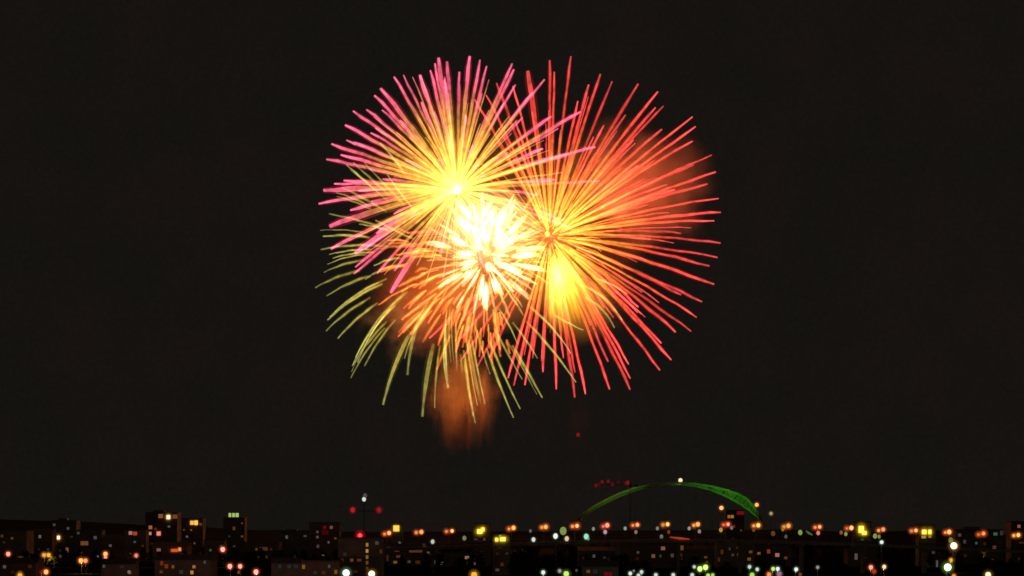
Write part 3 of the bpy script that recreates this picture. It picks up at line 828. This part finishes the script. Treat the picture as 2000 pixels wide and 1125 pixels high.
m = MB(); m.ball(at(*C, D), 8 * PX, 12, 8); m.build('hot_core', emit('core white', (1, .95, .8), 1.6), g, True)
halo('glow_fill', g, at(893, 360, D), (190 * PX, 150 * PX, 190 * PX), (1, .33, .03), .16, 1.6)  # emissive volume added as hazy glow between the trails
burst_light(g, 893, 380, D, 2.6e5, (1, .45, .10))

# red burst
RED = [(1031, 138), (1074, 117), (1083, 140), (1115, 110), (1150, 165), (1173, 144), (1196, 158), (1247, 163), (1285, 179), (1296, 207), (1281, 209), (1222, 224), (1352, 229), (1358, 248), (1353, 275), (1390, 303), (1355, 322), (1398, 336),
       (1381, 360), (1404, 387), (1159, 268), (1129, 197), (1293, 252), (1246, 325), (1318, 370), (970, 162), (1002, 168), (950, 185), (927, 194), (1408, 414), (1395, 431), (1331, 455), (1407, 475), (1402, 502), (1385, 520), (1394, 556), (1371, 589),
       (1330, 576), (1361, 619), (1350, 647), (1320, 648), (1311, 703), (1291, 671), (1289, 723), (1231, 760), (1231, 739), (1228, 711), (1191, 760), (1187, 707), (1144, 769), (1123, 775), (1123, 727), (1087, 759), (1060, 727), (1025, 752), (1004, 752),
       (992, 739), (933, 715), (901, 703), (957, 697), (901, 661), (839, 660), (773, 484), (796, 454), (1015, 610 + 100), (1040, 700), (1100, 700), (975, 250), (1010, 275), (1208, 390), (1180, 600), (1245, 610)]
C2 = (1074, 462); D2 = FD + 30
g = tag(empty('firework_burst', at(*C2, D2)), 'large red firework burst of thin curving trails with an orange heart', 'firework', 'exploding firework shells')
rm = trail_mat('orange to red trail', [(0, (1, .50, .06)), (.22, (.97, .39, .045)), (.42, (.92, .23, .03)), (.58, (.9, .085, .03)), (.8, (1, .07, .05)), (1, (1.1, .10, .095))], .54, .55, 1.35)
rf_ = trail_mat('red fringe', [(0, (.2, .07, .003)), (.4, (.13, .03, .001)), (.65, (.11, .002, .002)), (1, (.10, 0, .004))], .45)
for tp in RED:
    pts, ts = path(at(*C2, D2), tip_point(*C2, D2, 345, *tp), random.uniform(3, 7), random.uniform(.03, .22))
    streak(g, 'star_trail', pts, ts, 9 if tp == (1031, 138) else random.uniform(3.6, 5.2), [rm, rf_], even)
n = 0
for x, y, z in ball_dirs(70):
    if math.hypot(x, z) < .8 and n < 27:
        n += 1
        R = 335 * PX
        pts, ts = path(at(*C2, D2), at(*C2, D2) + Vector((x, y, z)) * R * random.uniform(.8, 1), random.uniform(3, 7), random.uniform(.05, .3))
        streak(g, 'star_trail', pts, ts, random.uniform(3.6, 5), [rm, rf_], even)
for px, py, r, k in ((1088, 433, 6.5, 1.7), (1069, 457, 5, 1.5)):
    m = MB(); m.ball(at(px, py, D2 - 60), r * PX, 12, 8, 1.2); m.build('burning_star', emit('burning star', (1, .72, .12), k), g, True)
halo('glow_fill', g, at(1085, 455, D2), (200 * PX, 150 * PX, 190 * PX), (1, .14, .008), .30, 1.5)
fine_trails(g, C2, D2, 165, (20, 80), (90, 290), 2.8, rm, 4, 1, 1.12)
halo('glow_fill', g, at(1082, 452, D2 - 50), (75 * PX, 60 * PX, 70 * PX), (1, .30, .05), .6, 1.2)
burst_light(g, 1110, 440, D2, 2.6e5, (1, .22, .05))
burst_light(g, 1205, 390, D2 + 20, 4.2e5, (1, .085, .035), 25)  # extra light off the centre, added to redden the smoke

# white hot crackling burst in the middle, with stray orange trails outside
C3 = (948, 506); D3 = FD
g = tag(empty('firework_burst', at(*C3, D3)), 'compact white hot firework burst of short thick trails in the middle', 'firework', 'exploding firework shells')
wm_ = trail_mat('white trail', [(0, (1, .75, .3)), (.5, (1, .92, .62)), (1, (1, .62, .2))], .48, .4, 1.5)
wf = trail_mat('orange fringe', [(0, (.3, .10, .01)), (.6, (.30, .10, .008)), (1, (.22, .05, .003))], .5)
om = trail_mat('stray orange trail', [(0, (.9, .35, .05)), (.7, (.85, .22, .04)), (1, (.8, .12, .035))], .5, .4, 1.3)
of_ = trail_mat('red orange fringe', [(0, (.16, .035, .003)), (1, (.13, .012, .002))], .5)
fat = lambda u: min(1, .45 + 2.2 * u) * (1 if u < .7 else 1 - 1.6 * (u - .7))
for x, y, z in ball_dirs(78):
    c0 = at(C3[0], C3[1] - (10 if z > 0 else 0), D3)
    r0 = random.uniform(14, 82); r1 = r0 + random.uniform(30, 66)
    dv = Vector((x, y, z))
    pts, ts = path(c0 + dv * r0 * PX, c0 + dv * min(r1, 130) * PX, .6, 0, 8, .25)
    streak(g, 'white_trail', pts, ts, random.choice((4, 5.5, 7, 8.5, 10.5)) * random.uniform(.85, 1.15), [wm_, wf], fat, 2.0)
for k in range(22):                                    # denser upper half of the ball
    a_ = random.uniform(.35, 2.85)
    c0 = at(random.uniform(910, 995), random.uniform(425, 475), D3 - 15)
    pts, ts = path(c0, c0 + Vector((math.cos(a_) * .9, random.uniform(-.4, .2), math.sin(a_))) * random.uniform(25, 55) * PX, .5, 0, 8, .2)
    streak(g, 'white_trail', pts, ts, random.uniform(6, 12), [wm_, wf], fat, 2.0)
hm = trail_mat('warm trail', [(0, (1, .55, .16)), (.6, (1, .50, .13)), (1, (.9, .32, .06))], .42)
fine_trails(g, C3, D3, 150, (34, 105), (75, 140), 3.4, hm, .6)
halo('glow_fill', g, at(957, 512, D3), (155 * PX, 120 * PX, 145 * PX), (1, .30, .06), .48, .7)
halo('glow_fill', g, at(946, 445, D3), (112 * PX, 70 * PX, 90 * PX), (1, .74, .28), .95, .8)
sp = tag(empty('firework_burst', at(880, 560, D3)), 'loose scatter of short orange trails below and beside the white burst', 'firework', 'exploding firework shells')
for k in range(98):
    a_ = random.uniform(2.75, 5.0) if k < 76 else random.uniform(-.6, 1.2)
    r0 = random.uniform(80, 165); r1 = r0 + random.uniform(18, 62)
    c0 = at(*C3, D3 - 10)
    dv = Vector((math.cos(a_), random.uniform(-.35, .35), math.sin(a_)))
    p0, p1 = c0 + dv * r0 * PX, c0 + dv * r1 * PX + Vector((0, 0, -random.uniform(0, 12)))
    pts, ts = path(p0, p1, random.uniform(0, 3), 0, 7, .5)
    streak(sp, 'orange_trail', pts, [max(.001, q) for q in ts], random.uniform(2.8, 5.2), [om, of_], fat, 2.2)
halo('glow_fill', sp, at(860, 570, D3 + 20), (150 * PX, 100 * PX, 135 * PX), (1, .15, .018), .62, 1.3)
burst_light(g, 950, 500, D3, 2.4e5, (1, .5, .18))

# olive willow burst: only the drooping outer ends still burn
WIL = [((708, 461), (631, 462)), ((735, 478), (627, 487)), ((718, 492), (650, 504)), ((698, 509), (633, 532)), ((688, 531), (616, 562)), ((709, 542), (638, 578)), ((773, 504), (731, 519)), ((765, 519), (714, 545)), ((736, 551), (644, 619)), ((728, 561), (640, 625)),
       ((708, 589), (637, 646)), ((724, 600), (660, 661)), ((768, 588), (689, 713)), ((756, 609), (695, 698)), ((761, 636), (712, 715)), ((743, 639), (688, 715)), ((739, 653), (685, 739)), ((791, 667), (748, 791)), ((825, 605), (796, 731)), ((841, 693), (825, 813)),
       ((856, 693), (849, 797)), ((869, 659), (875, 757)), ((877, 616), (881, 707)), ((901, 712), (917, 825)), ((907, 704), (924, 813)), ((917, 683), (939, 787)), ((924, 677), (947, 789)), ((931, 648), (957, 731)), ((957, 701), (1003, 816)), ((965, 688), (1016, 799)),
       ((973, 656), (1020, 741)), ((1010, 690), (1059, 777)), ((1044, 643), (1125, 747)), ((1088, 619), (1139, 645)), ((785, 330), (742, 279)), ((722, 361), (677, 322)), ((750, 372), (690, 318)), ((778, 388), (712, 318)), ((714, 398), (657, 376)), ((725, 437), (643, 418)), ((742, 405), (668, 366)),
       ((753, 448), (702, 438)), ((796, 462), (734, 430)), ((800, 400), (756, 340)), ((1050, 610), (1115, 690)), ((1150, 560), (1215, 625)), ((1170, 545), (1225, 575)), ((1155, 585), (1200, 640)), ((1010, 640), (1050, 700)), ((890, 640), (893, 730)), ((812, 640), (790, 700)),
       ((980, 610), (1010, 670))]
C4 = (893, 500); D4 = FD + 8
g = tag(empty('firework_burst', at(*C4, D4)), 'olive yellow willow firework whose drooping thin trails hang outside the other bursts', 'firework', 'exploding firework shells')
gm = trail_mat('olive trail', [(0, (.20, .11, .015)), (.12, (.46, .32, .05)), (.45, (.50, .40, .075)), (1, (.33, .31, .10))], .46, .6, 1.25)
gf = trail_mat('olive fringe', [(0, (.03, .022, .001)), (1, (.012, .014, .001))], .6)
taper = lambda u: (.75 + .35 * math.sin(math.pi * min(1, u * 1.15))) * (1 - .35 * u)
for k in range(12):                                    # thinner companions between the listed trails
    a_, e_ = random.choice(WIL[:40])
    j = (random.uniform(-16, 16), random.uniform(-12, 12))
    WIL.append(((a_[0] + j[0], a_[1] + j[1]), (e_[0] + j[0] * 1.3, e_[1] + j[1] * 1.3)))
for idx, (a_, e_) in enumerate(WIL):
    ain, tip = tip_point(*C4, D4, 330, *a_, front=1), None
    s = random.choice((-1, 1))
    rho = lambda q: math.hypot(q[0] - C4[0], q[1] - C4[1])
    f = math.sqrt(max(0, 1 - min(1, rho(e_) / 335) ** 2)) * s
    da, de = D4 + f * 335 * PX * rho(a_) / max(rho(e_), 1), D4 + f * 335 * PX
    pa, pe = at(*a_, da), at(*e_, de)
    rad = (pa - at(*C4, D4)).normalized()
    pa = pa - rad * min((pe - pa).length * .18, (pa - at(*C4, D4)).length * .6)
    L_ = (pe - pa).length
    ctrl = pa + rad * L_ * .5
    mid = (pa + pe) / 2
    ctrl = mid + (ctrl - mid) * .8
    pts = [pa * (1 - u) ** 2 + ctrl * 2 * u * (1 - u) + pe * u * u for u in [i / 9 for i in range(10)]]
    ph = random.random() * 7
    pts = [p + Vector((0, 0, .3 * math.sin(i * 1.7 + ph))) for i, p in enumerate(pts)]
    thick = 8.5 if a_ in ((791, 667), (869, 659), (917, 683), (825, 605), (841, 693)) else (random.uniform(3.6, 4.8) if idx < len(WIL) - 12 else random.uniform(2.2, 3.4))
    streak(g, 'willow_trail', pts, [max(.001, i / 9) for i in range(10)], thick, [gm, gf], taper, 2.2)

# yellow comet spray falling from the red heart
g = tag(empty('firework_fountain', at(1078, 480, FD - 50)), 'thick glowing yellow spray falling from the heart of the red burst', 'firework')
ym = trail_mat('yellow spray', [(0, (.32, .14, .012)), (.35, (.40, .23, .025)), (.7, (.32, .13, .01)), (1, (.13, .03, .002))], .7)
blade = lambda u: max(.12, math.sin(math.pi * (.12 + .8 * u)))
for k in range(40):
    u = (k + .5) / 40
    a_ = math.radians(-92 + 42 * u ** 1.3 + random.uniform(-3, 3))
    ln = random.uniform(120, 165) * (1.08 - .25 * u)
    p0 = at(1076 + 10 * u, 478 + random.uniform(0, 14), FD - 50)
    p1 = p0 + Vector((math.cos(a_), random.uniform(-.25, .25), math.sin(a_))) * ln * PX
    pts, ts = path(p0, p1, 1, random.uniform(.05, .25), 9, .2)
    streak(g, 'spray_trail', pts, ts, random.uniform(5, 11), [ym], blade)
for k in range(14):
    p0 = at(1082 + random.uniform(-4, 6), 500 + random.uniform(0, 20), FD - 50)
    p1 = at(1098 + random.uniform(-12, 18), 585 + random.uniform(-20, 15), FD - 50 + random.uniform(-8, 8))
    pts, ts = path(p0, p1, 1, 0, 9, .2)
    streak(g, 'spray_trail', pts, ts, random.uniform(9, 16), [ym], blade)

halo('glow_fill', g, at(1100, 562, FD - 50), (50 * PX, 40 * PX, 95 * PX), (1, .55, .03), .7, 1.3)  # soft glow painted into the spray as an emissive volume
halo('glow_fill', g, at(1130, 595, FD - 40), (80 * PX, 50 * PX, 85 * PX), (1, .30, .02), .55, 1.4)

# curtain of dim embers sinking out of the willow burst
g = tag(empty('ember_shower', at(900, 790, FD)), 'dim orange curtain of embers sinking straight down below the bursts', 'embers')
em = trail_mat('sinking ember', [(0, (.012, .003, .0006)), (.3, (.05, .0115, .0022)), (.65, (.055, .0115, .0022)), (1, (.006, .001, .0003))], .13, .3, 1.6)
for k in range(46):
    x = random.gauss(886, 15) if k < 30 else random.gauss(938, 18)
    y0, y1 = random.uniform(690, 770), random.uniform(800, 892) - abs(x - 890) * .35
    p0, p1 = at(x + random.uniform(-4, 4), y0, FD + random.uniform(-20, 20)), at(x + (x - 900) * .12, y1, FD + random.uniform(-20, 20))
    pts, ts = path(p0, p1, 0, 0, 9, .8)
    streak(g, 'ember_trail', pts, ts, random.uniform(14, 27), [em, em], lambda u: .5 + .5 * math.sin(math.pi * min(1, u * .9 + .08)), 1.7)

# one red ember far below
p = at(1129, 849, FD)
g = tag(empty('falling_ember', p), 'tiny red ember drifting down alone below the red burst', 'ember')
m = MB(); m.ball(p, 3.6 * PX, 10, 7, 1.1); m.build('spark', emit('ember red', lin(190, 30, 35), .5), g, True)
m = MB(); m.tube([p + Vector((-1, 0, 7)), p + Vector((-.4, 0, 4)), p], [.1, .6, 1.2], 6); m.build('tail', emit('ember tail', lin(90, 14, 16), .5), g)


# ------------------------------------------------------------------ smoke, lit by the burst lights and one added red light
def smoke(px, py, d, rx, ry, rz, dens, label, scale=2.2, cut=.42, stretch=(1, 1, 1), col=(.9, .85, .8)):
    m, t, out = new_mat('smoke')
    v = t.nodes.new('ShaderNodeVolumePrincipled')
    v.inputs['Color'].default_value = (*col, 1)
    c = t.nodes.new('ShaderNodeTexCoord')
    mp = t.nodes.new('ShaderNodeMapping'); mp.inputs['Scale'].default_value = stretch; mp.inputs['Location'].default_value = (px * .01, py * .013, 1)
    n = t.nodes.new('ShaderNodeTexNoise'); n.inputs['Scale'].default_value = scale; n.inputs['Detail'].default_value = 3
    r = t.nodes.new('ShaderNodeMapRange')
    r.inputs['From Min'].default_value, r.inputs['From Max'].default_value = cut, cut + .25
    ln = t.nodes.new('ShaderNodeVectorMath'); ln.operation = 'LENGTH'
    f = t.nodes.new('ShaderNodeMapRange'); f.interpolation_type = 'SMOOTHSTEP'
    f.inputs['From Min'].default_value, f.inputs['From Max'].default_value = .85, .0
    mu = t.nodes.new('ShaderNodeMath'); mu.operation = 'MULTIPLY'
    m2 = t.nodes.new('ShaderNodeMath'); m2.operation = 'MULTIPLY'; m2.inputs[1].default_value = dens * 2.3 / U
    t.links.new(c.outputs['Object'], mp.inputs['Vector']); t.links.new(mp.outputs[0], n.inputs['Vector'])
    wn = t.nodes.new('ShaderNodeTexNoise'); wn.inputs['Scale'].default_value = scale * .8; wn.inputs['Detail'].default_value = 3
    sb = t.nodes.new('ShaderNodeVectorMath'); sb.operation = 'SUBTRACT'; sb.inputs[1].default_value = (.5, .5, .5)
    sc = t.nodes.new('ShaderNodeVectorMath'); sc.operation = 'SCALE'; sc.inputs['Scale'].default_value = 1.5
    av = t.nodes.new('ShaderNodeVectorMath'); av.operation = 'ADD'
    t.links.new(mp.outputs[0], wn.inputs['Vector']); t.links.new(wn.outputs['Color'], sb.inputs[0]); t.links.new(sb.outputs[0], sc.inputs[0])
    t.links.new(c.outputs['Object'], av.inputs[0]); t.links.new(sc.outputs[0], av.inputs[1])
    t.links.new(av.outputs[0], ln.inputs[0]); t.links.new(ln.outputs['Value'], f.inputs['Value'])
    t.links.new(n.outputs['Fac'], r.inputs['Value'])
    sq = t.nodes.new('ShaderNodeMath'); sq.operation = 'POWER'; sq.inputs[1].default_value = 1.9
    t.links.new(f.outputs['Result'], sq.inputs[0])
    t.links.new(r.outputs['Result'], mu.inputs[0]); t.links.new(sq.outputs[0], mu.inputs[1])
    t.links.new(mu.outputs[0], m2.inputs[0]); t.links.new(m2.outputs[0], v.inputs['Density'])
    t.links.new(v.outputs[0], out.inputs['Volume'])
    b = MB(); b.ball((0, 0, 0), 1, 20, 12)
    o = b.build('smoke', m)
    o.location = at(px, py, FD + (d - 1500) * U); o.scale = (rx * PX, ry * PX, rz * PX)
    tag(o, label, 'smoke', None, 'stuff')


smoke(1235, 355, 1560, 205, 110, 178, .070, 'red lit smoke drifting behind the upper part of the red burst', 1.6, .34)
smoke(1000, 430, 1580, 260, 100, 190, .008, 'orange glowing smoke behind the hearts of the bursts', 2.2, .34)
smoke(795, 625, 1545, 135, 90, 120, .022, 'brown smoke puffs at the lower left of the bursts', 3.2, .42)
smoke(902, 775, 1515, 82, 70, 135, .19, 'orange brown curtain of smoke hanging below the bursts', 2.0, .36, (2.2, 2.2, .5), (.95, .55, .30))
smoke(1180, 590, 1560, 110, 80, 110, .009, 'orange smoke below the yellow spray', 2.0, .36)
smoke(1130, 815, 1540, 45, 45, 90, .0018, 'faint brown wisp of smoke above the red ember', 2.0, .36, (2, 2, .6), (.95, .6, .4))
